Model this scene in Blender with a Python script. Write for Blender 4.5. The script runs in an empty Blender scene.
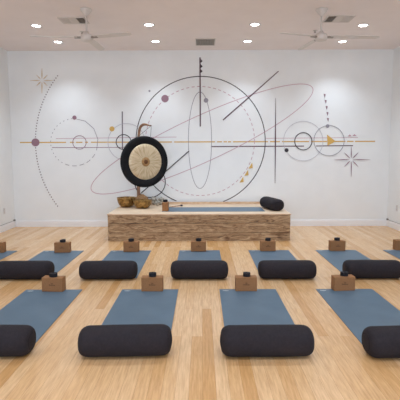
import bpy, bmesh, math, random
from mathutils import Vector, Matrix, noise
random.seed(7)
S = bpy.context.scene
C = S.collection
PI = math.pi
R = math.radians

# ------------------------------------------------------------------ camera
F = 450.0
CAM_H = 1.468
PITCH = math.atan(46.5 / F)
YAW = 2.0 / F
ROLL = -0.0034
cam_rot = Matrix.Rotation(YAW, 3, 'Z') @ Matrix.Rotation(PI / 2 - PITCH, 3, 'X') @ Matrix.Rotation(ROLL, 3, 'Z')
cam_pos = Vector((0, 0, CAM_H))
cd = bpy.data.cameras.new('camera')
cam = bpy.data.objects.new('camera', cd)
C.objects.link(cam)
cam.matrix_world = Matrix.Translation(cam_pos) @ cam_rot.to_4x4()
cd.sensor_width = 36.0
cd.sensor_height = 36.0
cd.lens = 36.0 * F / 400.0
cd.clip_start = 0.05
S.camera = cam


def ray(px, py):
    return cam_rot @ Vector(((px - 200) / F, (200 - py) / F, -1))


def at_z(px, py, z=0.0):
    d = ray(px, py)
    return cam_pos + d * ((z - cam_pos.z) / d.z)


def at_y(px, py, y):
    d = ray(px, py)
    return cam_pos + d * (y / d.y)


WALL_Y = at_z(200, 226.2).y
XL = at_z(14.8, 226.9).x
XR = at_z(386.4, 225.6).x
CEIL = at_y(200, 50.1, WALL_Y).z
REAR = -3.2

# ------------------------------------------------------------------ materials
def new_mat(name, col, rough=0.6, metal=0.0, spec=0.5):
    m = bpy.data.materials.new(name)
    m.use_nodes = True
    b = m.node_tree.nodes['Principled BSDF']
    b.inputs['Base Color'].default_value = (*col, 1)
    b.inputs['Roughness'].default_value = rough
    b.inputs['Metallic'].default_value = metal
    b.inputs['Specular IOR Level'].default_value = spec
    return m


def srgb(r, g, b):
    f = lambda c: (c / 255 / 12.92) if c / 255 <= 0.04045 else ((c / 255 + 0.055) / 1.055) ** 2.4
    return (f(r), f(g), f(b))


def noisy(name, c1, c2, scale=8, stretch=(1, 1, 1), rough=0.6, metal=0.0, spec=0.5, bump=0.0, bscale=None, lo=0.35, hi=0.65, sheen=0.0):
    m = new_mat(name, c1, rough, metal, spec)
    nt = m.node_tree
    b = nt.nodes['Principled BSDF']
    tc = nt.nodes.new('ShaderNodeTexCoord')
    mp = nt.nodes.new('ShaderNodeMapping')
    mp.inputs['Scale'].default_value = stretch
    n = nt.nodes.new('ShaderNodeTexNoise')
    n.inputs['Scale'].default_value = scale
    n.inputs['Detail'].default_value = 5
    r = nt.nodes.new('ShaderNodeValToRGB')
    r.color_ramp.elements[0].position = lo
    r.color_ramp.elements[0].color = (*c1, 1)
    r.color_ramp.elements[1].position = hi
    r.color_ramp.elements[1].color = (*c2, 1)
    L = nt.links.new
    L(tc.outputs['Object'], mp.inputs['Vector'])
    L(mp.outputs[0], n.inputs['Vector'])
    L(n.outputs['Fac'], r.inputs[0])
    L(r.outputs[0], b.inputs['Base Color'])
    if bump:
        n2 = nt.nodes.new('ShaderNodeTexNoise')
        n2.inputs['Scale'].default_value = bscale or scale
        n2.inputs['Detail'].default_value = 4
        L(mp.outputs[0], n2.inputs['Vector'])
        bp = nt.nodes.new('ShaderNodeBump')
        bp.inputs['Strength'].default_value = bump
        bp.inputs['Distance'].default_value = 0.01
        L(n2.outputs['Fac'], bp.inputs['Height'])
        L(bp.outputs[0], b.inputs['Normal'])
    if sheen:
        b.inputs['Sheen Weight'].default_value = sheen
        b.inputs['Sheen Roughness'].default_value = 0.5
    return m


def floor_mat():
    m = new_mat('bamboo_floor', (0.5, 0.3, 0.15), 0.3, 0, 0.5)
    nt = m.node_tree
    b = nt.nodes['Principled BSDF']
    L = nt.links.new
    tc = nt.nodes.new('ShaderNodeTexCoord')
    mp = nt.nodes.new('ShaderNodeMapping')
    mp.inputs['Rotation'].default_value = (0, 0, PI / 2)
    L(tc.outputs['Object'], mp.inputs['Vector'])
    br = nt.nodes.new('ShaderNodeTexBrick')
    br.offset = 0.37
    br.offset_frequency = 2
    br.inputs['Scale'].default_value = 1.0
    br.inputs['Brick Width'].default_value = 1.75
    br.inputs['Row Height'].default_value = 0.085
    br.inputs['Mortar Size'].default_value = 0.0008
    br.inputs['Mortar Smooth'].default_value = 0.3
    br.inputs['Bias'].default_value = 0.0
    br.inputs['Color1'].default_value = (0, 0, 0, 1)
    br.inputs['Color2'].default_value = (1, 1, 1, 1)
    br.inputs['Mortar'].default_value = (0, 0, 0, 1)
    L(mp.outputs[0], br.inputs['Vector'])
    ramp = nt.nodes.new('ShaderNodeValToRGB')
    e = ramp.color_ramp.elements
    e[0].position = 0.0
    e[0].color = (*FLOOR_A, 1)
    e[1].position = 1.0
    e[1].color = (*FLOOR_C, 1)
    x = e.new(0.3); x.color = (*FLOOR_B, 1)
    L(br.outputs['Color'], ramp.inputs[0])
    # fine bamboo streaks along the planks
    mp2 = nt.nodes.new('ShaderNodeMapping')
    mp2.inputs['Scale'].default_value = (70, 4.5, 1)
    L(tc.outputs['Object'], mp2.inputs['Vector'])
    n = nt.nodes.new('ShaderNodeTexNoise')
    n.inputs['Scale'].default_value = 1.0
    n.inputs['Detail'].default_value = 6
    n.inputs['Roughness'].default_value = 0.65
    L(mp2.outputs[0], n.inputs['Vector'])
    r2 = nt.nodes.new('ShaderNodeValToRGB')
    r2.color_ramp.elements[0].position = 0.3
    r2.color_ramp.elements[0].color = (0.70, 0.62, 0.52, 1)
    r2.color_ramp.elements[1].position = 0.7
    r2.color_ramp.elements[1].color = (1.12, 1.12, 1.12, 1)
    L(n.outputs['Fac'], r2.inputs[0])
    mx = nt.nodes.new('ShaderNodeMix')
    mx.data_type = 'RGBA'; mx.blend_type = 'MULTIPLY'
    mx.inputs[0].default_value = 0.75
    L(ramp.outputs[0], mx.inputs[6]); L(r2.outputs[0], mx.inputs[7])
    mx2 = nt.nodes.new('ShaderNodeMix')
    mx2.data_type = 'RGBA'
    mx2.inputs[7].default_value = (0.2, 0.11, 0.05, 1)
    mth = nt.nodes.new('ShaderNodeMath'); mth.operation = 'MULTIPLY'
    mth.inputs[1].default_value = 0.55
    L(br.outputs['Fac'], mth.inputs[0])
    L(mth.outputs[0], mx2.inputs[0])
    L(mx.outputs[2], mx2.inputs[6])
    L(mx2.outputs[2], b.inputs['Base Color'])
    b.inputs['Roughness'].default_value = 0.27
    return m


FLOOR_A = srgb(202, 157, 103)
FLOOR_B = srgb(216, 176, 128)
FLOOR_C = srgb(225, 191, 150)

M = {}
M['floor'] = floor_mat()
M['wall'] = noisy('wall_paint', srgb(234, 236, 237), srgb(237, 239, 240), 3, rough=0.85, spec=0.2)
M['ceiling'] = noisy('ceiling_paint', srgb(238, 229, 227), srgb(241, 232, 230), 3, rough=0.9, spec=0.15)
M['trim'] = new_mat('trim_paint', srgb(238, 237, 238), 0.45)
M['mat'] = noisy('yoga_mat_rubber', srgb(80, 103, 121), srgb(88, 111, 129), 3, rough=0.5, spec=0.5, bump=0.08, bscale=160)
M['logo'] = new_mat('pale_print', srgb(200, 208, 210), 0.6)
M['bolster'] = noisy('charcoal_cotton', srgb(33, 29, 34), srgb(40, 35, 40), 60, rough=0.85, spec=0.3, bump=0.2, bscale=260)
M['piping'] = new_mat('charcoal_piping', srgb(28, 25, 31), 0.85, 0, 0.2)
M['cork'] = noisy('cork', srgb(134, 94, 62), srgb(166, 122, 84), 160, rough=0.85, spec=0.25, bump=0.25, bscale=220)
M['cork_print'] = new_mat('burnt_print', srgb(88, 58, 40), 0.9)
M['strap'] = noisy('black_webbing', srgb(22, 22, 28), srgb(30, 30, 38), 200, rough=0.7, spec=0.35, bump=0.2, bscale=400)
M['black_line'] = new_mat('mural_charcoal', srgb(52, 46, 54), 0.6)
M['plum'] = new_mat('mural_plum', srgb(92, 66, 76), 0.6)
M['mauve'] = new_mat('mural_mauve', srgb(146, 112, 126), 0.6)
M['pink'] = new_mat('mural_pink', srgb(194, 156, 168), 0.6)
M['plum_grey'] = new_mat('mural_plum_grey', srgb(116, 108, 116), 0.6)
M['pale_pink'] = new_mat('mural_pale_pink', srgb(214, 184, 194), 0.6)
M['grey_line'] = new_mat('mural_grey', srgb(150, 146, 156), 0.6)
M['pale_grey'] = new_mat('mural_pale_grey', srgb(192, 190, 198), 0.6)
M['gold'] = new_mat('mural_gold', srgb(212, 172, 92), 0.5)
M['pale_gold'] = new_mat('mural_pale_gold', srgb(208, 184, 150), 0.5)
M['fan'] = new_mat('fan_white', srgb(212, 205, 200), 0.4)
M['fan_grey'] = new_mat('fan_grey_metal', srgb(150, 142, 134), 0.4, 0.3)
M['vent'] = new_mat('vent_white', srgb(208, 200, 194), 0.5)
M['vent_grey'] = new_mat('vent_grey', srgb(150, 145, 138), 0.5)
M['dark'] = new_mat('duct_dark', srgb(132, 126, 120), 0.8)
M['gong_black'] = noisy('gong_black', srgb(8, 9, 14), srgb(13, 15, 21), 30, rough=0.6, spec=0.25)
M['brass'] = noisy('hammered_brass', srgb(186, 148, 88), srgb(112, 84, 44), 26, rough=0.4, metal=0.6, bump=0.6, bscale=40)
M['post'] = noisy('gong_stand_wood', srgb(116, 78, 56), srgb(170, 130, 98), 30, (1, 1, 0.2), rough=0.5)
M['base_wood'] = noisy('gong_base_wood', srgb(116, 82, 48), srgb(176, 132, 82), 40, rough=0.6)
M['cord'] = new_mat('dark_cord', srgb(70, 66, 70), 0.8)
M['stone'] = noisy('pale_stone', srgb(108, 104, 92), srgb(200, 196, 186), 26, rough=0.55, bump=0.3)
M['outlet'] = new_mat('outlet_plate', srgb(214, 212, 212), 0.4)
M['lens'] = None


def gong_face_mat():
    m = new_mat('gong_face_bronze', srgb(205, 180, 140), 0.42, 0.35)
    nt = m.node_tree; b = nt.nodes['Principled BSDF']; L = nt.links.new
    tc = nt.nodes.new('ShaderNodeTexCoord')
    sp = nt.nodes.new('ShaderNodeSeparateXYZ')
    L(tc.outputs['Object'], sp.inputs[0])
    def math_(op, a=None, bb=None):
        n = nt.nodes.new('ShaderNodeMath'); n.operation = op
        for i, v in enumerate((a, bb)):
            if v is None: continue
            if isinstance(v, (int, float)): n.inputs[i].default_value = v
            else: L(v, n.inputs[i])
        return n.outputs[0]
    ang = math_('ARCTAN2', sp.outputs[2], sp.outputs[0])
    r = math_('SQRT', math_('ADD', math_('MULTIPLY', sp.outputs[0], sp.outputs[0]), math_('MULTIPLY', sp.outputs[2], sp.outputs[2])))
    cmb = nt.nodes.new('ShaderNodeCombineXYZ')
    L(math_('MULTIPLY', ang, 9.0), cmb.inputs[0]); L(math_('MULTIPLY', r, 7.0), cmb.inputs[1])
    n = nt.nodes.new('ShaderNodeTexNoise'); n.inputs['Scale'].default_value = 1.0; n.inputs['Detail'].default_value = 4
    L(cmb.outputs[0], n.inputs['Vector'])
    rp = nt.nodes.new('ShaderNodeValToRGB')
    rp.color_ramp.elements[0].position = 0.34; rp.color_ramp.elements[0].color = (*srgb(186, 164, 128), 1)
    rp.color_ramp.elements[1].position = 0.58; rp.color_ramp.elements[1].color = (*srgb(218, 202, 172), 1)
    L(n.outputs['Fac'], rp.inputs[0]); L(rp.outputs[0], b.inputs['Base Color'])
    return m


M['gong_face'] = gong_face_mat()


def plank_wood(name, seams=None):
    m = new_mat(name, (0.5, 0.35, 0.2), 0.6)
    nt = m.node_tree; b = nt.nodes['Principled BSDF']; L = nt.links.new
    tc = nt.nodes.new('ShaderNodeTexCoord')
    mp = nt.nodes.new('ShaderNodeMapping'); mp.inputs['Scale'].default_value = (1.6, 6, 8)
    L(tc.outputs['Object'], mp.inputs['Vector'])
    w = nt.nodes.new('ShaderNodeTexNoise'); w.inputs['Scale'].default_value = 2.6
    w.inputs['Detail'].default_value = 7; w.inputs['Roughness'].default_value = 0.72; w.inputs['Distortion'].default_value = 1.6
    L(mp.outputs[0], w.inputs['Vector'])
    rp = nt.nodes.new('ShaderNodeValToRGB')
    e = rp.color_ramp.elements
    e[0].position = 0.33; e[0].color = (*srgb(84, 62, 44), 1)
    e[1].position = 0.66; e[1].color = (*srgb(202, 178, 146), 1)
    k = e.new(0.44); k.color = (*srgb(146, 116, 84), 1)
    k = e.new(0.54); k.color = (*srgb(178, 148, 114), 1)
    L(w.outputs['Fac'], rp.inputs[0])
    # knots
    mp2 = nt.nodes.new('ShaderNodeMapping'); mp2.inputs['Scale'].default_value = (2.4, 3, 8)
    L(tc.outputs['Object'], mp2.inputs['Vector'])
    n2 = nt.nodes.new('ShaderNodeTexNoise'); n2.inputs['Scale'].default_value = 1.4; n2.inputs['Detail'].default_value = 3
    n2.inputs['Distortion'].default_value = 0.8
    L(mp2.outputs[0], n2.inputs['Vector'])
    r2 = nt.nodes.new('ShaderNodeValToRGB')
    r2.color_ramp.elements[0].position = 0.58; r2.color_ramp.elements[0].color = (1, 1, 1, 1)
    r2.color_ramp.elements[1].position = 0.72; r2.color_ramp.elements[1].color = (0.5, 0.4, 0.32, 1)
    L(n2.outputs['Fac'], r2.inputs[0])
    mx = nt.nodes.new('ShaderNodeMix'); mx.data_type = 'RGBA'; mx.blend_type = 'MULTIPLY'; mx.inputs[0].default_value = 1
    L(rp.outputs[0], mx.inputs[6]); L(r2.outputs[0], mx.inputs[7])
    L(mx.outputs[2], b.inputs['Base Color'])
    return m


M['plank'] = plank_wood('weathered_pine')
M['ply'] = noisy('pale_plywood', srgb(206, 180, 150), srgb(222, 200, 174), 4, (1, 8, 8), rough=0.55)
M['ply_edge'] = noisy('plywood_edge', srgb(196, 160, 128), srgb(222, 194, 164), 10, (1, 4, 4), rough=0.6)

lm = bpy.data.materials.new('lamp_lens')
lm.use_nodes = True
lb = lm.node_tree.nodes['Principled BSDF']
lb.inputs['Emission Color'].default_value = (1, 0.97, 0.94, 1)
lb.inputs['Emission Strength'].default_value = 14
M['lens'] = lm

# ------------------------------------------------------------------ mesh helpers
def link(name, bm, mat, parent=None, smooth=False, loc=None):
    me = bpy.data.meshes.new(name)
    bmesh.ops.recalc_face_normals(bm, faces=bm.faces[:])
    bm.to_mesh(me); bm.free()
    if smooth:
        for p in me.polygons: p.use_smooth = True
    me.materials.append(mat)
    o = bpy.data.objects.new(name, me)
    C.objects.link(o)
    if parent is not None: o.parent = parent
    if loc is not None: o.location = loc
    return o


def tag(o, label=None, cat=None, group=None, kind=None):
    if label: o['label'] = label
    if cat: o['category'] = cat
    if group: o['group'] = group
    if kind: o['kind'] = kind
    return o


def empty(name, loc, label, cat, group=None, rz=0.0):
    o = bpy.data.objects.new(name, None)
    o.empty_display_size = 0.1
    C.objects.link(o)
    o.location = loc
    o.rotation_euler = (0, 0, rz)
    return tag(o, label, cat, group)


def dup(root, loc, rz, label):
    r = root.copy(); C.objects.link(r)
    r.location = loc; r.rotation_euler = (0, 0, rz)
    r['label'] = label
    for ch in list(root.children):
        c = ch.copy(); C.objects.link(c); c.parent = r
        for g in ch.children:
            d = g.copy(); C.objects.link(d); d.parent = c
    return r


def box(bm, x0, x1, y0, y1, z0, z1, bev=0.0, seg=2):
    vs = [bm.verts.new((x, y, z)) for x in (x0, x1) for y in (y0, y1) for z in (z0, z1)]
    idx = [(0, 1, 3, 2), (4, 6, 7, 5), (0, 4, 5, 1), (2, 3, 7, 6), (0, 2, 6, 4), (1, 5, 7, 3)]
    fs = [bm.faces.new([vs[i] for i in q]) for q in idx]
    if bev:
        es = {e for f in fs for e in f.edges}
        bmesh.ops.bevel(bm, geom=list(es), offset=bev, segments=seg, affect='EDGES', profile=0.5)
    return bm


def new_box(*a, **k):
    return box(bmesh.new(), *a, **k)


def lathe(bm, prof, n=32, axis='Z', off=(0, 0, 0)):
    """prof: list of (r, h)"""
    rings = []
    for r, h in prof:
        ring = []
        if r < 1e-6:
            v = (0, 0, h)
            ring = [bm.verts.new(v)]
        else:
            for i in range(n):
                a = 2 * PI * i / n
                ring.append(bm.verts.new((r * math.cos(a), r * math.sin(a), h)))
        rings.append(ring)
    for a, b in zip(rings, rings[1:]):
        for i in range(n):
            j = (i + 1) % n
            if len(a) == 1 and len(b) == 1: continue
            if len(a) == 1: bm.faces.new((a[0], b[i], b[j]))
            elif len(b) == 1: bm.faces.new((a[i], a[j], b[0]))
            else: bm.faces.new((a[i], a[j], b[j], b[i]))
    vs = [v for r in rings for v in r]
    if axis == 'Y':   # h goes along -Y
        for v in vs: v.co = Vector((v.co.x, -v.co.z, v.co.y))
    for v in vs: v.co += Vector(off)
    return bm


def tube(bm, pts, rad, n=10):
    pts = [Vector(p) for p in pts]
    if not isinstance(rad, (list, tuple)): rad = [rad] * len(pts)
    rings = []
    up = Vector((0, 1, 0.01)).normalized()
    for i, p in enumerate(pts):
        t = (pts[min(i + 1, len(pts) - 1)] - pts[max(i - 1, 0)]).normalized()
        a = t.cross(up)
        if a.length < 1e-3: a = t.cross(Vector((1, 0, 0)))
        a.normalize(); b = t.cross(a).normalized()
        rings.append([bm.verts.new(p + (a * math.cos(2 * PI * k / n) + b * math.sin(2 * PI * k / n)) * rad[i]) for k in range(n)])
    for r0, r1 in zip(rings, rings[1:]):
        for k in range(n):
            bm.faces.new((r0[k], r0[(k + 1) % n], r1[(k + 1) % n], r1[k]))
    bm.faces.new(rings[0]); bm.faces.new(rings[-1][::-1])
    return bm


# ------------------------------------------------------------------ room shell
T = 0.15
link('floor', new_box(XL - T, XR + T, REAR - T, WALL_Y + T, -0.1, 0), M['floor'])['kind'] = 'structure'
link('ceiling', new_box(XL - T, XR + T, REAR - T, WALL_Y + T, CEIL, CEIL + 0.1), M['ceiling'])['kind'] = 'structure'
link('wall_back', new_box(XL - T, XR + T, WALL_Y, WALL_Y + T, 0, CEIL), M['wall'])['kind'] = 'structure'
link('wall_left', new_box(XL - T, XL, REAR, WALL_Y, 0, CEIL), M['wall'])['kind'] = 'structure'
link('wall_right', new_box(XR, XR + T, REAR, WALL_Y, 0, CEIL), M['wall'])['kind'] = 'structure'
# wall behind the viewer, with two wide window openings that let the daylight in
bm = bmesh.new()
WZ0, WZ1 = 0.7, 2.7
wins = [(-3.1, -0.35), (0.35, 3.1)]
box(bm, XL, XR, REAR - T, REAR, 0, WZ0)
box(bm, XL, XR, REAR - T, REAR, WZ1, CEIL)
for a, b in ((XL, -3.1), (-0.35, 0.35), (3.1, XR)):
    box(bm, a, b, REAR - T, REAR, WZ0, WZ1)
link('wall_rear', bm, M['wall'])['kind'] = 'structure'
for i, (a, b) in enumerate(wins):
    bm = bmesh.new()
    f = 0.05
    box(bm, a, b, REAR - T, REAR - 0.02, WZ0, WZ0 + f); box(bm, a, b, REAR - T, REAR - 0.02, WZ1 - f, WZ1)
    for x in (a, (a + b) / 2 - f / 2, b - f):
        box(bm, x, x + f, REAR - T, REAR - 0.02, WZ0 + f, WZ1 - f)
    link('window_%d' % (i + 1), bm, M['trim'])['kind'] = 'structure'

BH = 0.125
def baseboard(name, x0, x1, y0, y1, axis):
    bm = bmesh.new()
    box(bm, x0, x1, y0, y1, 0, BH - 0.02)
    # slimmer moulded lip on top
    if axis == 'B': box(bm, x0, x1, y0 + 0.006, y1, BH - 0.02, BH)
    if axis == 'L': box(bm, x0, x1 - 0.006, y0, y1, BH - 0.02, BH)
    if axis == 'R': box(bm, x0 + 0.006, x1, y0, y1, BH - 0.02, BH)
    link(name, bm, M['trim'])['kind'] = 'structure'
baseboard('baseboard_back', XL, XR, WALL_Y - 0.018, WALL_Y, 'B')
baseboard('baseboard_left', XL, XL + 0.018, REAR, WALL_Y - 0.018, 'L')
baseboard('baseboard_right', XR - 0.018, XR, REAR, WALL_Y - 0.018, 'R')

# cords lying on the side baseboards, ending in dark plugs at the corners
for name_side, x, lab in (('left', XL + 0.009, 'thin grey cord along the top of the left baseboard with dark corner clip'),
                          ('right', XR - 0.009, 'thin grey cord along the top of the right baseboard with dark corner clip')):
    t = empty('cable', (x, 4.6, BH), lab, 'cable')
    bm = bmesh.new()
    tube(bm, [(0, 0, 0.006), (0, 2, 0.0062), (0, WALL_Y - 4.6 - 0.05, 0.006)], 0.004, 8)
    link('cord', bm, M['vent_grey'], t, True)
    link('clip', new_box(-0.014, 0.014, WALL_Y - 4.68, WALL_Y - 4.625, 0, 0.03, bev=0.004), M['dark'], t)

# outlet plates on the side walls
for x, px, py, sgn, lab in ((XL, 4.2, 211, 1, 'pale outlet plate low on the left wall'), (XR, 397, 208, -1, 'pale outlet plate low on the right wall')):
    d = ray(px, py); p = cam_pos + d * (x / d.x)
    t = empty('wall_outlet', (x, p.y, p.z), lab, 'outlet')
    link('cover_plate', new_box(0 if sgn > 0 else -0.006, 0.006 if sgn > 0 else 0, -0.036, 0.036, -0.058, 0.058, bev=0.002), M['outlet'], t)
    for dz in (-0.024, 0.024):
        x0, x1 = (0.006, 0.008) if sgn > 0 else (-0.008, -0.006)
        link('socket', new_box(x0, x1, -0.014, 0.014, dz - 0.014, dz + 0.014), M['vent'], t)

# ------------------------------------------------------------------ mural painted on the back wall
mural = empty('wall_mural', (0, WALL_Y, 0), 'large painted line mural of planets, orbits and stars across the back wall', 'mural')
layer = [0]
def W(px, py):
    p = at_y(px, py, WALL_Y)
    return (p.x, p.z)
PXM = W(201, 141)[0] - W(200, 141)[0]      # metres per pixel on the wall


def ribbon(bm, pts, w, y0, y1):
    """pts in (x,z) metres, w width or list"""
    n = len(pts)
    ws = w if isinstance(w, (list, tuple)) else [w] * n
    P = [Vector(p) for p in pts]
    rows = []
    for i in range(n):
        t = (P[min(i + 1, n - 1)] - P[max(i - 1, 0)])
        t = t.normalized() if t.length > 1e-9 else Vector((1, 0))
        nn = Vector((-t.y, t.x)) * ws[i] / 2
        a, b = P[i] + nn, P[i] - nn
        rows.append([bm.verts.new((a.x, y0, a.y)), bm.verts.new((b.x, y0, b.y)), bm.verts.new((b.x, y1, b.y)), bm.verts.new((a.x, y1, a.y))])
    for r0, r1 in zip(rows, rows[1:]):
        for k in range(4):
            bm.faces.new((r0[k], r0[(k + 1) % 4], r1[(k + 1) % 4], r1[k]))
    bm.faces.new(rows[0]); bm.faces.new(rows[-1][::-1])


def lay():
    layer[0] += 1
    return -0.0008 - 0.00025 * layer[0]


def stroke(name, polys, w, mat, label=None):
    """polys: list of pixel polylines traced on the wall"""
    bm = bmesh.new(); y = lay()
    for poly in polys:
        ww = w
        ribbon(bm, [W(*p) for p in poly], [k * PXM for k in w] if isinstance(w, list) else w * PXM, y, 0)
    o = link(name, bm, M[mat], mural)
    if label: o['label'] = label
    return o


def arc(cx, cy, rx, ry=None, a0=0, a1=360, n=96):
    ry = ry or rx
    return [(cx + rx * math.cos(R(a0 + (a1 - a0) * i / n)), cy + ry * math.sin(R(a0 + (a1 - a0) * i / n))) for i in range(n + 1)]


def dashes(cx, cy, r, a0, a1, dash, gap):
    out = []
    a = a0; da = math.degrees(dash / r); ga = math.degrees(gap / r)
    while a < a1:
        out.append(arc(cx, cy, r, None, a, min(a + da, a1), 4)); a += da + ga
    return out


def dots(name, items, mat, label=None):
    bm = bmesh.new(); y = lay()
    for px, py, r in items:
        pts = [W(px + r * math.cos(2 * PI * i / 28), py + r * math.sin(2 * PI * i / 28)) for i in range(28)]
        a = [bm.verts.new((x, y, z)) for x, z in pts]; b = [bm.verts.new((x, 0, z)) for x, z in pts]
        bm.faces.new(a); bm.faces.new(b[::-1])
        for i in range(28): bm.faces.new((a[i], a[(i + 1) % 28], b[(i + 1) % 28], b[i]))
    o = link(name, bm, M[mat], mural)
    if label: o['label'] = label
    return o


def polys(name, items, mat, label=None):
    y = lay()
    for it in items:
        bm = bmesh.new()
        pts = [W(*p) for p in it]
        a = [bm.verts.new((x, y, z)) for x, z in pts]; b = [bm.verts.new((x, 0, z)) for x, z in pts]
        bm.faces.new(a); bm.faces.new(b[::-1])
        n = len(pts)
        for i in range(n): bm.faces.new((a[i], a[(i + 1) % n], b[(i + 1) % n], b[i]))
        o = link(name, bm, M[mat], mural)
        if label: o['label'] = label


hl = lambda x: 142.5 - (x - 20) * 1.2 / 355      # the gold axis
# pale pink and plum guide lines
stroke('pink_line', [[(56, 138.6), (176.5, 137)]], 0.5, 'pink')
stroke('pink_line', [[(266, 138.3), (358, 137.6)]], 0.5, 'pink')
stroke('plum_line', [[(52, 147.6), (124, 147.4)]], 0.6, 'mauve')
stroke('plum_line', [[(211, 146.6), (304, 146.1)]], 1.0, 'plum')
stroke('plum_line', [[(316, 146), (353, 145.6)]], 0.9, 'plum')
# gold axis
g = []
def seg(a, b): g.append([(a, hl(a)), (b, hl(b))])
for a, b in ((20, 66), (70, 74), (76, 82.5), (85, 88), (91, 136), (136, 172), (174, 215), (217, 222), (223.5, 227), (228, 231), (233, 268),
             (270, 280), (282, 309), (311, 327), (335, 345.5), (347, 353.5), (355, 375)): seg(a, b)
stroke('gold_axis', g, 1.1, 'gold', 'broken gold horizontal line')
# orbit of two overlapping circles
stroke('great_circle', [arc(200.6, 141, 64.6, None, 112, 429.5, 160)], 0.85, 'black_line', 'large charcoal circle')
stroke('dashed_circle', dashes(200, 141, 54.5, 0, 360, 3.0, 2.4), 0.6, 'pink', 'dashed pink circle')
stroke('tall_ellipse', [arc(200, 140.2, 11.6, 48.2)], 0.55, 'grey_line', 'narrow upright grey ellipse')
pts = []
for i in range(161):
    t = 2 * PI * i / 160
    pts.append((202 + 111 * math.cos(t), 139 - 49 * math.cos(t) + 25 * math.sin(t)))
stroke('tilted_orbit', [pts], 0.6, 'pink', 'long tilted pink orbit')
stroke('small_circle', [arc(150, 182, 15.3)], 0.85, 'black_line')
# left side
cx = 142.5
R0 = 107
lx = []
for k in range(52):
    a = R(180 - 37.5 + 75 * k / 51)
    lx.append((cx + R0 * math.cos(a), 141 + R0 * math.sin(a), 0.55))
dots('dotted_arc', [p for p in lx if 74 < p[1] < 207], 'plum', 'curved row of small dark dots')
dots('planet_dot', [(35.5, 142.4, 4.0)], 'mauve')
stroke('ringed_circle', dashes(74.4, 142.2, 23.7, -90, 20, 60, 0.01) + dashes(74.4, 142.2, 23.7, 30, 110, 4.5, 3) + dashes(74.4, 142.2, 23.7, 110, 270, 1.2, 3), 0.55, 'grey_line', 'thin grey circle, part dashed')
dots('planet_dot', [(74.5, 117.6, 2.1)], 'mauve')
stroke('small_circle', [arc(79.5, 142.4, 6.7)], 0.6, 'mauve')
stroke('vertical_line', [[(122.3, 111.5), (122.5, 149)]], 1.1, 'plum_grey')
stroke('small_circle', [arc(123.6, 142, 7.4)], 0.8, 'black_line')
stroke('faint_circle', [arc(126.5, 142, 18.5)], 0.5, 'pale_grey')
dots('gold_dot', [(112, 128.9, 2.5)], 'gold')
# flagged pole
stroke('flag_pole', [[(200, 57.5), (200.3, 126.5)]], 1.2, 'plum')
polys('flag', [[(200.7, y - 2), (202.6, y + 0.1), (200.7, y + 1.8)] for y in (61, 66.3, 71.2)], 'black_line')
dots('planet_dot', [(165, 98.6, 3.7)], 'mauve')
dots('planet_dot', [(206, 100.4, 2.3)], 'grey_line')
dots('planet_dot', [(149.5, 91, 1.0)], 'grey_line')
stroke('diagonal_line', [[(223, 120), (250.5, 96), (278.5, 71.2)]], [1.2, 1.2, 0.8], 'plum')
stroke('diagonal_line', [[(189, 151), (141, 193.2)]], [0.9, 0.9], 'black_line')
stroke('tapered_line', [[(275.6, 98), (275.4, 141), (275, 183)]], [0.2, 1.2, 0.3], 'plum')
# right side
stroke('small_circle', [arc(303.3, 141.3, 8.6)], 0.8, 'black_line')
stroke('faint_circle', [arc(303.2, 141, 19.7)], 0.4, 'pale_grey')
stroke('small_circle', [arc(329, 140.6, 15.1)], 0.5, 'grey_line')
dots('planet_dot', [(327.5, 126.1, 1.8)], 'grey_line')
dots('black_dot', [(286.5, 150.2, 2.0)], 'black_line')
polys('small_arrow', [[(x - 1.0, y - 2), (x + 1.0, y - 1.8), (x + 0.6, y), (x + 0.2, y + 1.8), (x - 0.4, y)] for x, y in ((324.6, 96), (325.6, 102), (326.6, 108), (327.4, 114), (327.9, 120))], 'mauve')
polys('gold_arrow', [[(327, 134.6), (335.5, 141.3), (327.5, 145.6)]], 'gold')
polys('pink_peak', [[(347.8, 136.2), (349.6, 134.4), (351.6, 136.2)], [(352.2, 136), (354.4, 134.2), (356.4, 136)]], 'pink')
polys('gold_arrow', [[(x + 1.4, y - 3.4), (x + 1.9, y + 2.0), (x - 2.4, y + 2.6)] for x, y in ((250.8, 166), (246.6, 173.2), (241.8, 180))], 'gold')


def star(cx, cy, hv, hh, dg, gold):
    m1 = 'pale_gold' if gold else 'mauve'
    def ray_(dx, dy, inner):
        L_ = math.hypot(dx, dy); ux, uy = dx / L_, dy / L_
        return [(cx + ux * inner - uy * 0.0, cy + uy * inner), (cx + ux * L_, cy + uy * L_)]
    bm = bmesh.new(); y = lay()
    for dx, dy in ((0, -hv[0]), (0, hv[1]), (-hh[0], 0), (hh[1], 0), (dg, dg), (-dg, dg), (dg, -dg), (-dg, -dg)):
        p = ray_(dx, dy, 2.0)
        mid = ((p[0][0] * 2 + p[1][0]) / 3, (p[0][1] * 2 + p[1][1]) / 3)
        ribbon(bm, [W(*p[0]), W(*mid), W(*p[1])], [0.2 * PXM, 0.85 * PXM, 0.12 * PXM], y, 0)
    o = link('star', bm, M[m1], mural)
    o['label'] = 'pale gold eight-pointed star' if gold else 'plum eight-pointed star'


star(42, 80.5, (12, 13), (12, 11), 5.5, True)
star(351.2, 159.6, (13.5, 17), (17, 19), 7, False)

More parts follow.
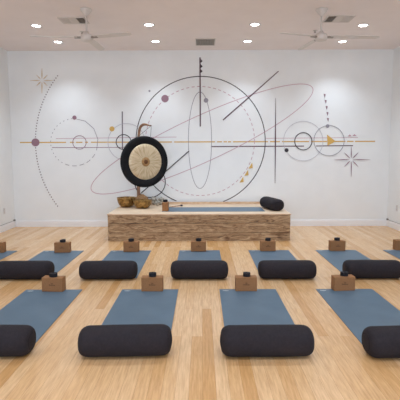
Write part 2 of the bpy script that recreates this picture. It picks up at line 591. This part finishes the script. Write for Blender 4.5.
# ------------------------------------------------------------------ platform
p0 = at_z(108, 241.2)
PY0 = p0.y
PXL_ = at_y(107.8, 225, PY0).x
PXR_ = at_y(290.3, 225, PY0).x
PH = at_y(200, 213.9, PY0).z
PY1 = WALL_Y - 0.06
plat = empty('platform', ((PXL_ + PXR_) / 2, PY0, 0), 'low plank-fronted wooden platform against the back wall', 'platform')
hw = (PXR_ - PXL_) / 2
dep = PY1 - PY0
tz = PH - 0.02
zs = [0.0, 0.14, 0.305, tz]
for k in range(3):
    z0, z1 = zs[k] + (0.0 if k == 0 else 0.003), zs[k + 1] - 0.003
    o = link('front_plank', new_box(-hw, hw, 0, 0.025, z0, z1, bev=0.002), M['plank'], plat)
for s in (-1, 1):
    x0, x1 = (-hw, -hw + 0.025) if s < 0 else (hw - 0.025, hw)
    link('side_panel', new_box(x0, x1, 0.026, dep, 0, tz - 0.002, bev=0.002), M['plank'], plat)
link('platform_top', new_box(-hw - 0.008, hw + 0.008, -0.008, dep, tz, PH, bev=0.003), M['ply'], plat)
link('top_edge_strip', new_box(-hw - 0.008, hw + 0.008, -0.013, -0.0085, tz + 0.002, PH - 0.002), M['ply_edge'], plat)

tag(link('wooden_batten', new_box(-hw, hw, -0.03, 0, 0, 0.045, bev=0.003), M['ply_edge'], None, False, ((PXL_ + PXR_) / 2, PY1, PH)), 'long pale wooden strip lying along the back edge of the platform', 'batten')

# ------------------------------------------------------------------ yoga mats
MW, ML, MT = 0.61, 1.52, 0.005


def make_mat_(loc, label, group, length=ML, rz=0.0):
    t = empty('yoga_mat', loc, label, 'yoga mat', group, rz)
    link('mat_sheet', new_box(-MW / 2, MW / 2, -length, 0, 0, MT, bev=0.0015, seg=2), M['mat'], t)
    bm = bmesh.new()
    # small leaf-like printed mark near the far left corner
    for k in range(5):
        x = -MW / 2 + 0.035 + 0.013 * k
        h = 0.012 + 0.008 * math.sin(PI * k / 4)
        box(bm, x, x + 0.008, -0.05 - h, -0.05 + h * 0.4, MT, MT + 0.0006)
    link('printed_mark', bm, M['logo'], t)
    return t


g1, g2 = 'yoga mats in the front row', 'yoga mats in the row nearer the platform'
front_mats = [(82.5 - 56.6, 82.5, 'blue-grey yoga mat in the front row, cut by the left photo edge'),
              (122, 178.5, 'blue-grey yoga mat in the front row, left of the middle'),
              (219.5, 275.5, 'blue-grey yoga mat in the front row, right of the middle'),
              (316, 371.5, 'blue-grey yoga mat in the front row, cut by the right photo edge')]
FY = at_z(200, 289.6).y
BY = at_z(200, 250.6).y
spots = []
proto = None
for i, (a, b, lab) in enumerate(front_mats):
    y = FY
    x = at_z((a + b) / 2, 289.6 - ((a + b) / 2 - 200) * 0.0034).x
    if proto is None:
        proto = make_mat_((x, y, 0), lab, g1); 
    else:
        dup(proto, (x, y, 0), 0, lab)
    spots.append(('f', i, x, y))
back_mats = [(-22, 16, 'blue-grey yoga mat, only its corner showing at the left photo edge'),
             (44.5, 82.8, 'blue-grey yoga mat in the back row, just left of the platform'),
             (111.5, 150.7, 'blue-grey yoga mat in the back row, in front of the left end of the platform'),
             (180.2, 219, 'blue-grey yoga mat in the back row, in front of the middle of the platform'),
             (248.3, 288.3, 'blue-grey yoga mat in the back row, in front of the right end of the platform'),
             (315.3, 355.3, 'blue-grey yoga mat in the back row, right of the platform'),
             (383, 422, 'blue-grey yoga mat, only its corner showing at the right photo edge')]
for i, (a, b, lab) in enumerate(back_mats):
    cxp = (a + b) / 2
    x = at_z(cxp, 250.6 - (cxp - 200) * 0.0034).x
    o = dup(proto, (x, BY, 0), 0, lab)
    o['group'] = g2
    spots.append(('b', i, x, BY))


# ------------------------------------------------------------------ bolsters
BA, BB, BL = 0.124, 0.105, 0.665


def bolster_profile():
    """(x, scale) from the left end seam to the right end seam"""
    pr = []
    r = 0.072
    hl_ = BL / 2
    for k in range(7):
        a = PI / 2 * k / 6
        pr.append((-hl_ + r - r * math.cos(a) , 1 - 0.46 * (1 - math.sin(a))))
    for k in range(1, 12):
        x = -hl_ + r + (BL - 2 * r) * k / 12
        pr.append((x, 1 + 0.012 * math.sin(PI * k / 12)))
    for k in range(6, -1, -1):
        a = PI / 2 * k / 6
        pr.append((hl_ - r + r * math.cos(a), 1 - 0.46 * (1 - math.sin(a))))
    return pr


def cross(a, s, px=0, seed=0.0):
    """cross-section point: superellipse flattened where it rests"""
    c, sn = math.cos(a), math.sin(a)
    e = 0.88
    y = BA * s * math.copysign(abs(c) ** e, c)
    z = BB * s * math.copysign(abs(sn) ** e, sn)
    if z < -BB * 0.93: z = -BB * 0.93 + (z + BB * 0.93) * 0.15
    return y, z


def make_bolster(loc, label, group, rz=0.0, seed=0.0):
    t = empty('bolster', loc, label, 'bolster', group, rz)
    N = 64
    pr = bolster_profile()
    bm = bmesh.new()
    rings = []
    h0 = BB * 0.935
    for x, s in pr:
        ring = []
        edge = max(0.0, (abs(x) - BL / 2 + 0.085) / 0.085)
        for k in range(N):
            a = 2 * PI * k / N
            pleat = 1 + 0.012 * edge * math.sin(a * 19 + (2 if x > 0 else 0)) + 0.010 * noise.noise(Vector((x * 5 + seed, math.cos(a) * 1.4, math.sin(a) * 1.4)))
            y, z = cross(a, s * pleat)
            ring.append(bm.verts.new((x, y, max(z, -h0) + h0)))
        rings.append(ring)
    for a, b in zip(rings, rings[1:]):
        for k in range(N): bm.faces.new((a[k], a[(k + 1) % N], b[(k + 1) % N], b[k]))
    link('cover', bm, M['bolster'], t, True)
    for sgn in (-1, 1):
        bm = bmesh.new()
        s0 = pr[0][1]
        prev = None
        for j in range(7):
            f = 1 - j / 6
            x = sgn * (BL / 2 + 0.010 * (1 - f * f))
            if j == 6:
                cen = bm.verts.new((x, 0, h0))
                for k in range(N): bm.faces.new((prev[k], prev[(k + 1) % N], cen))
            else:
                ring = []
                for k in range(N):
                    a = 2 * PI * k / N
                    y, z = cross(a, s0 * f * (1 + 0.012 * f * math.sin(a * 19 + (2 if x > 0 else 0))))
                    ring.append(bm.verts.new((x, y, z + h0)))
                if prev:
                    for k in range(N): bm.faces.new((prev[k], prev[(k + 1) % N], ring[(k + 1) % N], ring[k]))
                prev = ring
        link('end_panel', bm, M['bolster'], t, True)
        bm = bmesh.new()
        pts = []
        for k in range(N + 1):
            a = 2 * PI * k / N
            y, z = cross(a, s0 * 1.015)
            pts.append((sgn * (BL / 2 - 0.002), y, z + h0))
        tube(bm, pts, 0.0035, 6)
        link('piping', bm, M['piping'], t, True)
    return t


def bol_loc(pxc, pyc):
    p = at_z(pxc, pyc, 0.11)
    return (p.x, p.y, MT)


gb1, gb2 = 'charcoal bolsters across the front mats', 'charcoal bolsters across the back-row mats'
bol = make_bolster(bol_loc(125.6, 339.3), 'charcoal cylindrical bolster in the front row, left of the middle, its whole length in view', gb1, R(2.2))
dup(bol, bol_loc(266.6, 339.5), R(0.8), 'charcoal cylindrical bolster in the front row, right of the middle, its whole length in view')
dup(bol, bol_loc(-12.5, 339.3), R(-1), 'charcoal bolster in the front row cut off by the left edge of the photo')
dup(bol, bol_loc(410.8, 340.3), R(2.0), 'charcoal bolster in the front row cut off by the right edge of the photo')
for px, py, rz, lab in ((24.5, 269.3, 0.5, 'charcoal bolster in the back row, leftmost, half behind the front left cork block'),
                        (108.6, 269.3, 0.5, 'charcoal bolster in the back row, second from the left'),
                        (199.4, 269.0, -0.5, 'charcoal bolster in the back row, in the middle of the room'),
                        (286.9, 268.8, -0.5, 'charcoal bolster in the back row, second from the right'),
                        (372.5, 268.4, -1.5, 'charcoal bolster in the back row, rightmost, behind the front right cork block')):
    o = dup(bol, bol_loc(px, py), R(rz), lab)
    o['group'] = gb2

# ------------------------------------------------------------------ cork blocks and rolled straps
def make_block(loc, label, group, rz=0.0):
    t = empty('cork_block', loc, label, 'yoga block', group, rz)
    link('block_body', new_box(-0.1145, 0.1145, 0, 0.102, 0, 0.152, bev=0.006, seg=3), M['cork'], t)
    bm = bmesh.new()
    for k in range(7):
        x = -0.03 + 0.0095 * k
        box(bm, x, x + 0.006, -0.0006, 0, 0.066, 0.066 + (0.016 if k in (0, 3) else 0.011))
    # little lotus mark above
    for k in (-1, 0, 1):
        box(bm, k * 0.009 - 0.003, k * 0.009 + 0.003, -0.0006, 0, 0.086, 0.096 - abs(k) * 0.003)
    link('printed_mark', bm, M['cork_print'], t)
    return t


def make_strap(loc, label, group, rz=0.0):
    t = empty('rolled_strap', loc, label, 'strap', group, rz)
    bm = bmesh.new()
    turns, n = 4.5, 110
    th = 0.0034
    rows = []
    for i in range(n + 1):
        a = 2 * PI * turns * i / n
        r = 0.010 + (0.041 - 0.010) * i / n
        h0, h1 = 0.0005 * math.sin(a * 1.7), 0.040 + 0.0012 * math.sin(a * 1.3)
        h0 = max(0, h0)
        row = []
        for rr, hh in ((r - th, h0), (r + th, h0), (r + th, h1), (r - th, h1)):
            row.append(bm.verts.new((rr * math.cos(a), rr * math.sin(a) * 0.92, hh)))
        rows.append(row)
    for r0, r1 in zip(rows, rows[1:]):
        for k in range(4): bm.faces.new((r0[k], r0[(k + 1) % 4], r1[(k + 1) % 4], r1[k]))
    bm.faces.new(rows[0]); bm.faces.new(rows[-1][::-1])
    link('webbing_coil', bm, M['strap'], t, False)
    bm = bmesh.new()
    box(bm, -0.014, 0.014, -0.046, -0.0418, 0.004, 0.036, bev=0.0015)
    link('buckle', bm, M['strap'], t)
    return t


gk1, gk2 = 'cork blocks on the front mats', 'cork blocks on the back-row mats'
gs1, gs2 = 'rolled straps on the front blocks', 'rolled straps on the back-row blocks'
fb = [(52.2, 291.9, 53.6, -5, 'cork yoga block on the far left mat of the front row',
       'rolled black strap on the far left cork block of the front row'),
      (152.1, 291.6, 152.6, 0, 'cork yoga block on the front row mat left of the middle',
       'rolled black strap on the front row block left of the middle'),
      (246.3, 291.4, 246.6, 0, 'cork yoga block on the front row mat right of the middle',
       'rolled black strap on the front row block right of the middle'),
      (344.7, 290.9, 344.3, 5, 'cork yoga block on the far right mat of the front row',
       'rolled black strap on the far right cork block of the front row')]
bb = [(-4.0, 252.9, None, 0, 'cork yoga block in the back row cut by the left edge of the photo', None),
      (61.9, 252.8, 62.9, 0, 'cork yoga block in the back row, left of the platform', 'rolled black strap on the back row block left of the platform'),
      (131, 252.0, 131.2, 0, 'cork yoga block in the back row before the left end of the platform', 'rolled black strap on the block before the left end of the platform'),
      (198.5, 251.6, 198.6, 0, 'cork yoga block in the back row before the middle of the platform', 'rolled black strap on the block before the middle of the platform'),
      (268.1, 251.2, 268, 0, 'cork yoga block in the back row before the right end of the platform', 'rolled black strap on the block before the right end of the platform'),
      (338.0, 251.0, 337.3, 3, 'cork yoga block in the back row, right of the platform', 'rolled black strap on the back row block right of the platform'),
      (403, 250.2, None, 3, 'cork yoga block in the back row cut by the right edge of the photo', None)]
block0 = strap0 = None
for row, gk, gs in ((fb, gk1, gs1), (bb, gk2, gs2)):
    for px, py, sx, rz, l1, l2 in row:
        p = at_z(px, py, MT)
        loc = (p.x, p.y, MT)
        if block0 is None: block0 = make_block(loc, l1, gk, R(rz))
        else:
            o = dup(block0, loc, R(rz), l1); o['group'] = gk
        if l2:
            q = at_y(sx, py - 15, p.y + 0.05)
            loc = (q.x, p.y + 0.05, MT + 0.152)
            if strap0 is None: strap0 = make_strap(loc, l2, gs, R(20))
            else:
                o = dup(strap0, loc, R(random.uniform(-60, 60)), l2); o['group'] = gs

# ------------------------------------------------------------------ things on the platform
ZP = PH
# instructor's mat, lengthwise along the platform
ym0 = at_z(215, 211.6, ZP).y
xm0 = at_z(162.3, 211, ZP).x
tm = empty('yoga_mat', (xm0 + 1.8, ym0 + 0.305, ZP), 'blue-grey yoga mat lying lengthwise on the wooden platform', 'yoga mat', None, R(-90))
link('mat_sheet', new_box(-MW / 2, MW / 2, -1.8, 0, 0, MT, bev=0.0015), M['mat'], tm)
# its bolster
pb = at_z(276, 211.4, ZP)
ob = dup(bol, (pb.x - 0.03, pb.y + 0.32, ZP + MT), R(-77), 'charcoal bolster seen end-on at the right end of the wooden platform')
del ob['group']
# block and strap
q = at_z(165, 211.4, ZP + MT)
o = dup(block0, (q.x - 0.05, q.y + 0.12, ZP + MT), R(-90), 'cork yoga block standing end-on on the wooden platform')
del o['group']
o = dup(strap0, (q.x + 0.0, q.y + 0.12, ZP + MT + 0.152), R(40), 'rolled black strap on the cork block on the platform')
del o['group']


# bowls
def bowl(loc, rad, h, label):
    t = empty('singing_bowl', loc, label, 'bowl', 'brass bowls on the platform')
    prof_out = [(0, 0), (rad * 0.42, 0.0), (rad * 0.62, h * 0.07), (rad * 0.80, h * 0.25), (rad * 0.92, h * 0.5), (rad * 0.985, h * 0.75), (rad, h * 0.93), (rad * 1.02, h)]
    prof_in = [(rad * 0.965, h), (rad * 0.95, h * 0.9), (rad * 0.92, h * 0.7), (rad * 0.85, h * 0.45), (rad * 0.7, h * 0.2), (rad * 0.45, h * 0.09), (0, h * 0.07)]
    bm = bmesh.new()
    lathe(bm, prof_out + prof_in, 48)
    link('bowl_shell', bm, M['brass'], t, True)
    bm = bmesh.new()
    lathe(bm, [(rad * 0.96, h * 0.995), (rad * 1.035, h * 0.985), (rad * 1.04, h * 1.01), (rad * 0.99, h * 1.03), (rad * 0.955, h * 1.015), (rad * 0.96, h * 0.995)], 48)
    link('rim', bm, M['brass'], t, True)
    return t


p = at_z(125.8, 207.6, ZP)
bowl((p.x, p.y + 0.10, ZP), 0.178, 0.18, 'larger brass singing bowl at the left end of the platform')
p = at_z(142.1, 208.6, ZP)
bowl((p.x, p.y + 0.07, ZP), 0.172, 0.15, 'brass singing bowl in front of the foot of the gong stand')

# pale stones
for px, py, r_, lab in ((153.6, 204.9, 0.070, 'small grey stone ornament beside the right brass bowl'),
                        (157.3, 205.8, 0.048, 'smallest grey stone ornament, between the other two'),
                        (160.8, 204.9, 0.070, 'small pale stone ornament just left of the cork block on the platform')):
    p = at_z(px, py, ZP)
    bm = bmesh.new()
    bmesh.ops.create_icosphere(bm, subdivisions=3, radius=r_)
    for v in bm.verts:
        k = 1 + 0.35 * noise.noise(v.co * 22 + Vector((px, 0, 0)))
        v.co = Vector((v.co.x * k * 0.95, v.co.y * k * 0.9, v.co.z * k * 1.15))
    zmin = min(v.co.z for v in bm.verts)
    for v in bm.verts: v.co.z = max(v.co.z - zmin - 0.004, 0)
    o = link('stone', bm, M['stone'], None, False, (p.x, p.y, ZP))
    tag(o, lab, 'stone', 'pale stones on the platform')

# striker lying behind the mat
a = at_z(169, 207.2, ZP + 0.01); b = at_z(182.5, 205.6, ZP + 0.01)
d = b - a
t = empty('gong_mallet', (a.x, a.y, ZP), 'thin wooden mallet lying on the platform behind the cork block', 'mallet', None, math.atan2(d.y, d.x))
bm = bmesh.new(); tube(bm, [(0, 0, 0.010), (d.length * 0.85, 0, 0.016)], 0.008, 10); link('handle', bm, M['post'], t, True)
bm = bmesh.new(); tube(bm, [(d.length * 0.84, 0, 0.016), (d.length * 0.87, 0, 0.017), (d.length * 0.97, 0, 0.017), (d.length, 0, 0.017)], [0.009, 0.017, 0.017, 0.010], 14); link('mallet_head', bm, M['cord'], t, True)

# ------------------------------------------------------------------ gong and its stand
GY = 8.3
gc = at_y(144.4, 161.8, GY)
PXG = at_y(144, 162, GY).x - at_y(143, 162, GY).x
GR = 25.5 * abs(PXG)
gang = R(32)          # the face is turned to the right
t = empty('gong', (gc.x, GY, gc.z), 'large round gong with black rim and bronze face hanging above the platform', 'gong', None, gang)
# body is turned so that its axis (local -Y) points to the viewer's right front
bm = bmesh.new()
lathe(bm, [(0, -0.035), (GR * 0.90, -0.035), (GR * 0.985, -0.025), (GR, -0.005), (GR, 0.025), (GR * 0.985, 0.04), (GR * 0.95, 0.048), (GR * 0.70, 0.05), (GR * 0.696, 0.044), (0, 0.044)], 96, 'Y')
link('rim', bm, M['gong_black'], t, True)
bm = bmesh.new()
lathe(bm, [(GR * 0.697, 0.046), (GR * 0.69, 0.052), (GR * 0.55, 0.057), (GR * 0.36, 0.060), (GR * 0.20, 0.062), (GR * 0.178, 0.062)], 96, 'Y')
link('face', bm, M['gong_face'], t, True)
bm = bmesh.new()
lathe(bm, [(GR * 0.178, 0.0625), (GR * 0.172, 0.068), (GR * 0.10, 0.070), (0, 0.071)], 48, 'Y')
link('boss', bm, noisy('gong_boss_ring', srgb(150, 112, 68), srgb(178, 142, 96), 30, rough=0.5, metal=0.3), t, True)
bm = bmesh.new()
lathe(bm, [(GR * 0.085, 0.0712), (GR * 0.08, 0.075), (0, 0.076)], 32, 'Y')
link('boss_centre', bm, noisy('gong_boss', srgb(92, 56, 30), srgb(120, 80, 46), 40, rough=0.5, metal=0.3), t, True)

SY = GY + 0.42
def sp(px, py, y=SY):
    return at_y(px, py, y)
base = at_y(142, 205, SY); base.z = ZP
t = empty('gong_stand', (base.x, SY, ZP), 'curved dark wooden hook stand holding the gong, with a domed golden foot', 'gong stand')
org = Vector((base.x, SY, ZP))
# foot
bm = bmesh.new()
lathe(bm, [(0, 0), (0.14, 0), (0.145, 0.05), (0.135, 0.12), (0.105, 0.17), (0.06, 0.20), (0.035, 0.22), (0, 0.22)], 32)
for v in bm.verts:
    k = 1 + 0.12 * noise.noise(v.co * 14)
    v.co.x *= k; v.co.y *= k
link('foot', bm, M['base_wood'], t, True)
path = [(138.6, 196.5), (138.4, 180), (138.0, 160), (138.2, 143), (138.8, 135), (139.6, 129.5), (141.3, 126), (144, 124.8), (147, 125), (150, 126), (152.6, 126.3)]
pts = [sp(*q_) - org for q_ in path]
for i, q_ in enumerate(pts[7:]): q_.y -= 0.055 * (i + 1)
rad = [0.034, 0.03, 0.028, 0.026, 0.026, 0.026, 0.027, 0.026, 0.020, 0.013, 0.009]
# smooth the path
def smooth_path(P, Rd, n=6):
    out, ro = [], []
    for i in range(len(P) - 1):
        p0_, p1_, p2_, p3_ = P[max(i - 1, 0)], P[i], P[i + 1], P[min(i + 2, len(P) - 1)]
        for k in range(n):
            u = k / n
            out.append(0.5 * ((2 * p1_) + (p2_ - p0_) * u + (2 * p0_ - 5 * p1_ + 4 * p2_ - p3_) * u * u + (3 * p1_ - p0_ - 3 * p2_ + p3_) * u ** 3))
            ro.append(Rd[i] * (1 - u) + Rd[i + 1] * u)
    out.append(P[-1]); ro.append(Rd[-1])
    return out, ro
pp, rr = smooth_path(pts, rad)
bm = bmesh.new(); tube(bm, pp, rr, 14)
link('hook_post', bm, M['post'], t, True)
# second, lighter branch wrapped beside the neck of the hook
tip = pts[-1] + org
bm = bmesh.new()
ptc = Matrix.Rotation(gang, 3, 'Z')
for sx, zz in ((0.13, 0.962), (-0.13, 0.962)):
    q_ = Vector((gc.x, GY, gc.z)) + ptc @ Vector((sx, 0.0, GR * zz))
    tube(bm, [tip - org, (tip + q_) / 2 - org + Vector((0, 0, -0.003)), q_ - org], 0.0035, 6)
link('cord', bm, M['cord'], t, True)

# ------------------------------------------------------------------ ceiling lights
cols = (-2.66, -0.86, 0.86, 2.62)
ya = at_z(200, 25.0, CEIL).y
yb = at_z(200, 41.5, CEIL).y
names_x = ['leftmost', 'second from the left', 'second from the right', 'rightmost']
rows_y = [(yb, 'in the row nearest the back wall', True), (ya, 'in the second row from the back wall', True)]
pos = {0: (58, 155.5, 247.5, 342.5), 1: (36.3, 149, 255, 363)}
posy = {0: (41.7, 41.2, 41.0, 41.4), 1: (25.6, 24.6, 24.4, 25.2)}
lt0 = None
def make_light(loc, label, group):
    t = empty('recessed_light', loc, label, 'ceiling light', group)
    bm = bmesh.new()
    lathe(bm, [(0.063, 0.0), (0.092, 0.0), (0.092, -0.005), (0.068, -0.010), (0.062, -0.004), (0.063, 0.0)], 40)
    link('trim_ring', bm, M['trim'], t, True)
    bm = bmesh.new()
    lathe(bm, [(0.0, -0.004), (0.061, -0.004), (0.061, -0.002), (0, -0.002)], 32)
    link('lens', bm, M['lens'], t)
    return t


def lamp(x, y, energy, size=R(112), blend=0.9, col=(0.825, 0.95, 1.075)):
    l = bpy.data.lights.new('downlight', 'SPOT')
    l.energy = energy; l.color = col; l.spot_size = size; l.spot_blend = blend
    l.shadow_soft_size = 0.06
    o = bpy.data.objects.new('downlight', l); C.objects.link(o)
    o.location = (x, y, CEIL - 0.02)
    return o


E_SPOT = 57
for r in (0, 1):
    for i in range(4):
        p = at_z(pos[r][i], posy[r][i], CEIL)
        lab = 'round recessed ceiling light, %s %s' % (names_x[i], rows_y[r][1])
        gr = 'recessed lights ' + rows_y[r][1]
        if lt0 is None: lt0 = make_light((p.x, p.y, CEIL), lab, gr)
        else:
            o = dup(lt0, (p.x, p.y, CEIL), 0, lab); o['group'] = gr
        lamp(p.x, p.y, E_SPOT * 0.85 if r == 0 else E_SPOT, R(112), 0.9)
for y in (4.6, 1.6, -1.4):      # the same lights go on over and behind the viewer
    for x in cols:
        lamp(x, y, E_SPOT * 1.0)

# daylight through the windows behind the viewer
for a, b in wins:
    l = bpy.data.lights.new('window_daylight', 'AREA')
    l.shape = 'RECTANGLE'; l.size = b - a - 0.1; l.size_y = WZ1 - WZ0 - 0.1
    l.energy = 70; l.color = (0.73, 0.9, 1.10)
    o = bpy.data.objects.new('window_daylight', l); C.objects.link(o)
    o.location = ((a + b) / 2, REAR - T - 0.05, (WZ0 + WZ1) / 2)
    o.rotation_euler = (R(90), 0, 0)

w = bpy.data.worlds.new('sky'); S.world = w
w.use_nodes = True
w.node_tree.nodes['Background'].inputs[0].default_value = (0.75, 0.86, 1, 1)
w.node_tree.nodes['Background'].inputs[1].default_value = 1.0

# ------------------------------------------------------------------ vents
def louvre_vent(px0, px1, py0, py1, label, dark_first):
    a = at_z((px0 + px1) / 2, (py0 + py1) / 2, CEIL)
    x0, x1 = at_z(px0, (py0 + py1) / 2, CEIL).x - a.x, at_z(px1, (py0 + py1) / 2, CEIL).x - a.x
    y0, y1 = at_z(200, py0, CEIL).y - a.y, at_z(200, py1, CEIL).y - a.y
    t = empty('air_vent', (a.x, a.y, CEIL), label, 'vent', 'slatted ceiling vents by the fans')
    bm = bmesh.new(); f = 0.022
    for q_ in ((x0, x1, y0, y0 + f), (x0, x1, y1 - f, y1), (x0, x0 + f, y0 + f, y1 - f), (x1 - f, x1, y0 + f, y1 - f)):
        box(bm, *q_, -0.012, 0)
    link('frame', bm, M['vent'], t)
    link('duct', new_box(x0 + f, x1 - f, y0 + f, y1 - f, -0.0015, 0), M['dark'], t)
    wx = (x1 - x0 - 2 * f) / 3
    for k in range(3):
        bm = bmesh.new()
        s0 = x0 + f + wx * k; s1 = s0 + wx
        n = 7
        dk = (k == 0) if dark_first else (k == 2)
        for j in range(n):
            if k == 1:
                y = y0 + f + (y1 - y0 - 2 * f) * (j + 0.5) / n
                vs = [(s0, y - 0.016, -0.003), (s1, y - 0.016, -0.003), (s1, y + 0.016, -0.012), (s0, y + 0.016, -0.012)]
            else:
                x = s0 + wx * (j + 0.5) / n
                hwid = 0.0035 if dk else 0.0074
                sg = -1 if dark_first else 1
                if dk: sg = -sg
                za, zb = (-0.012, -0.003) if sg > 0 else (-0.003, -0.012)
                vs = [(x - hwid, y0 + f, za), (x - hwid, y1 - f, za), (x + hwid, y1 - f, zb), (x + hwid, y0 + f, zb)]
            lo_ = [bm.verts.new(v) for v in vs]
            hi_ = [bm.verts.new((v[0], v[1], v[2] + 0.0015)) for v in vs]
            bm.faces.new(lo_); bm.faces.new(hi_[::-1])
            for m_ in range(4): bm.faces.new((lo_[m_], lo_[(m_ + 1) % 4], hi_[(m_ + 1) % 4], hi_[m_]))
        link('slat_bank', bm, M['vent'], t)


louvre_vent(59.5, 86.5, 16.2, 22.6, 'slatted white ceiling vent behind the left fan rod', False)
louvre_vent(324.5, 351.5, 15.8, 22.4, 'slatted white ceiling vent right of the right fan rod', True)
a = at_z(205.3, 41.5, CEIL)
x0, x1 = at_z(195.5, 41.5, CEIL).x - a.x, at_z(215.2, 41.5, CEIL).x - a.x
y0, y1 = at_z(205, 38.3, CEIL).y - a.y, at_z(205, 45.0, CEIL).y - a.y
t = empty('air_vent', (a.x, a.y, CEIL), 'square grey return air grille on the ceiling above the flagged pole', 'vent')
bm = bmesh.new(); f = 0.015
for q_ in ((x0, x1, y0, y0 + f), (x0, x1, y1 - f, y1), (x0, x0 + f, y0 + f, y1 - f), (x1 - f, x1, y0 + f, y1 - f)):
    box(bm, *q_, -0.012, 0)
link('frame', bm, M['vent'], t)
link('duct', new_box(x0 + f, x1 - f, y0 + f, y1 - f, -0.0015, 0), M['dark'], t)
bm = bmesh.new()
for j in range(14):
    y = y0 + f + (y1 - y0 - 2 * f) * (j + 0.5) / 14
    box(bm, x0 + f, x1 - f, y - 0.006, y + 0.006, -0.009, -0.002)
for j in range(7):
    x = x0 + f + (x1 - x0 - 2 * f) * (j + 0.5) / 7
    box(bm, x - 0.004, x + 0.004, y0 + f, y1 - f, -0.0105, -0.0095)
link('slat_bank', bm, M['vent_grey'], t)

# sprinkler covers
for px, py, lab in ((82, 31.6, 'small round sprinkler head on the ceiling beside the left fan rod'), (315, 30.5, 'small round sprinkler head on the ceiling beside the right fan rod')):
    p = at_z(px, py, CEIL)
    t = empty('sprinkler', (p.x, p.y, CEIL), lab, 'sprinkler', 'sprinkler heads on the ceiling')
    bm = bmesh.new(); lathe(bm, [(0, 0), (0.04, 0), (0.037, -0.008), (0.012, -0.010), (0, -0.010)], 24); link('escutcheon', bm, M['fan'], t, True)
    bm = bmesh.new(); lathe(bm, [(0, -0.010), (0.008, -0.010), (0.008, -0.03), (0.02, -0.032), (0.02, -0.035), (0, -0.035)], 16); link('deflector', bm, M['fan_grey'], t, True)


# ------------------------------------------------------------------ ceiling fans
def make_fan(px, pytop, pyhub, angles, label, RL):
    p = at_z(px, pytop, CEIL)
    hub = at_y(px, pyhub, p.y)
    dz = hub.z - CEIL
    t = empty('ceiling_fan', (p.x, p.y, CEIL), label, 'ceiling fan', 'white ceiling fans')
    bm = bmesh.new(); lathe(bm, [(0, 0), (0.085, 0), (0.085, -0.012), (0.055, -0.055), (0.028, -0.085), (0.018, -0.095), (0, -0.095)], 32)
    link('canopy', bm, M['fan'], t, True)
    bm = bmesh.new(); tube(bm, [(0, 0, -0.09), (0, 0, dz + 0.05)], 0.013, 16); link('down_rod', bm, M['fan'], t, True)
    bm = bmesh.new(); lathe(bm, [(0, dz + 0.09), (0.025, dz + 0.09), (0.04, dz + 0.06), (0.075, dz + 0.045), (0.085, dz + 0.02), (0.085, dz - 0.025), (0.07, dz - 0.045), (0.03, dz - 0.055), (0, dz - 0.055)], 32)
    link('motor_housing', bm, M['fan'], t, True)
    for k, (ang, ln, droop) in enumerate(angles):
        bl = bmesh.new()
        n = 14
        rows = []
        for i in range(n + 1):
            u = i / n
            r_ = 0.13 + (ln - 0.13) * u
            wd = 0.046 + 0.028 * math.sin(PI * min(1, u * 1.1) * 0.5) - 0.028 * u
            if u > 0.93: wd *= 1 - ((u - 0.93) / 0.07) ** 2 * 0.6
            tw = R(-8)
            z = dz + 0.0 - droop * u ** 1.3
            rows.append([bl.verts.new((r_, -wd * math.cos(tw), z - wd * math.sin(tw))), bl.verts.new((r_, wd * math.cos(tw), z + wd * math.sin(tw))),
                         bl.verts.new((r_, wd * math.cos(tw), z + wd * math.sin(tw) + 0.007)), bl.verts.new((r_, -wd * math.cos(tw), z - wd * math.sin(tw) + 0.007))])
        for r0, r1 in zip(rows, rows[1:]):
            for m_ in range(4): bl.faces.new((r0[m_], r0[(m_ + 1) % 4], r1[(m_ + 1) % 4], r1[m_]))
        bl.faces.new(rows[0]); bl.faces.new(rows[-1][::-1])
        o = link('blade', bl, M['fan'], t)
        o.rotation_euler = (0, 0, R(ang))
        br = bmesh.new(); box(br, 0.075, 0.17, -0.022, 0.022, dz - 0.012, dz + 0.014, bev=0.006)
        o2 = link('blade_bracket', br, M['fan_grey'], t)
        o2.rotation_euler = (0, 0, R(ang))
    return t


make_fan(86, 9.2, 38, [(84, 0.68, 0.02), (-20, 0.70, 0.01), (190, 0.76, 0.01)], 'white three-blade ceiling fan on the left', 0.7)
make_fan(321.7, 9.0, 37.5, [(103, 0.70, 0.02), (-4, 0.80, 0.02), (204, 0.68, 0.01)], 'white three-blade ceiling fan on the right', 0.7)

# ------------------------------------------------------------------ output look
S.view_settings.view_transform = 'Standard'
S.view_settings.look = 'None'
S.view_settings.gamma = 1.0
S.view_settings.use_curve_mapping = False
S.view_settings.exposure = 0.50
S.cycles.max_bounces = 10
S.cycles.diffuse_bounces = 6
print('ROOM', XL, XR, WALL_Y, CEIL, 'plat', PY0, PH, 'rows', FY, BY, 'lights', ya, yb, 'GR', GR)
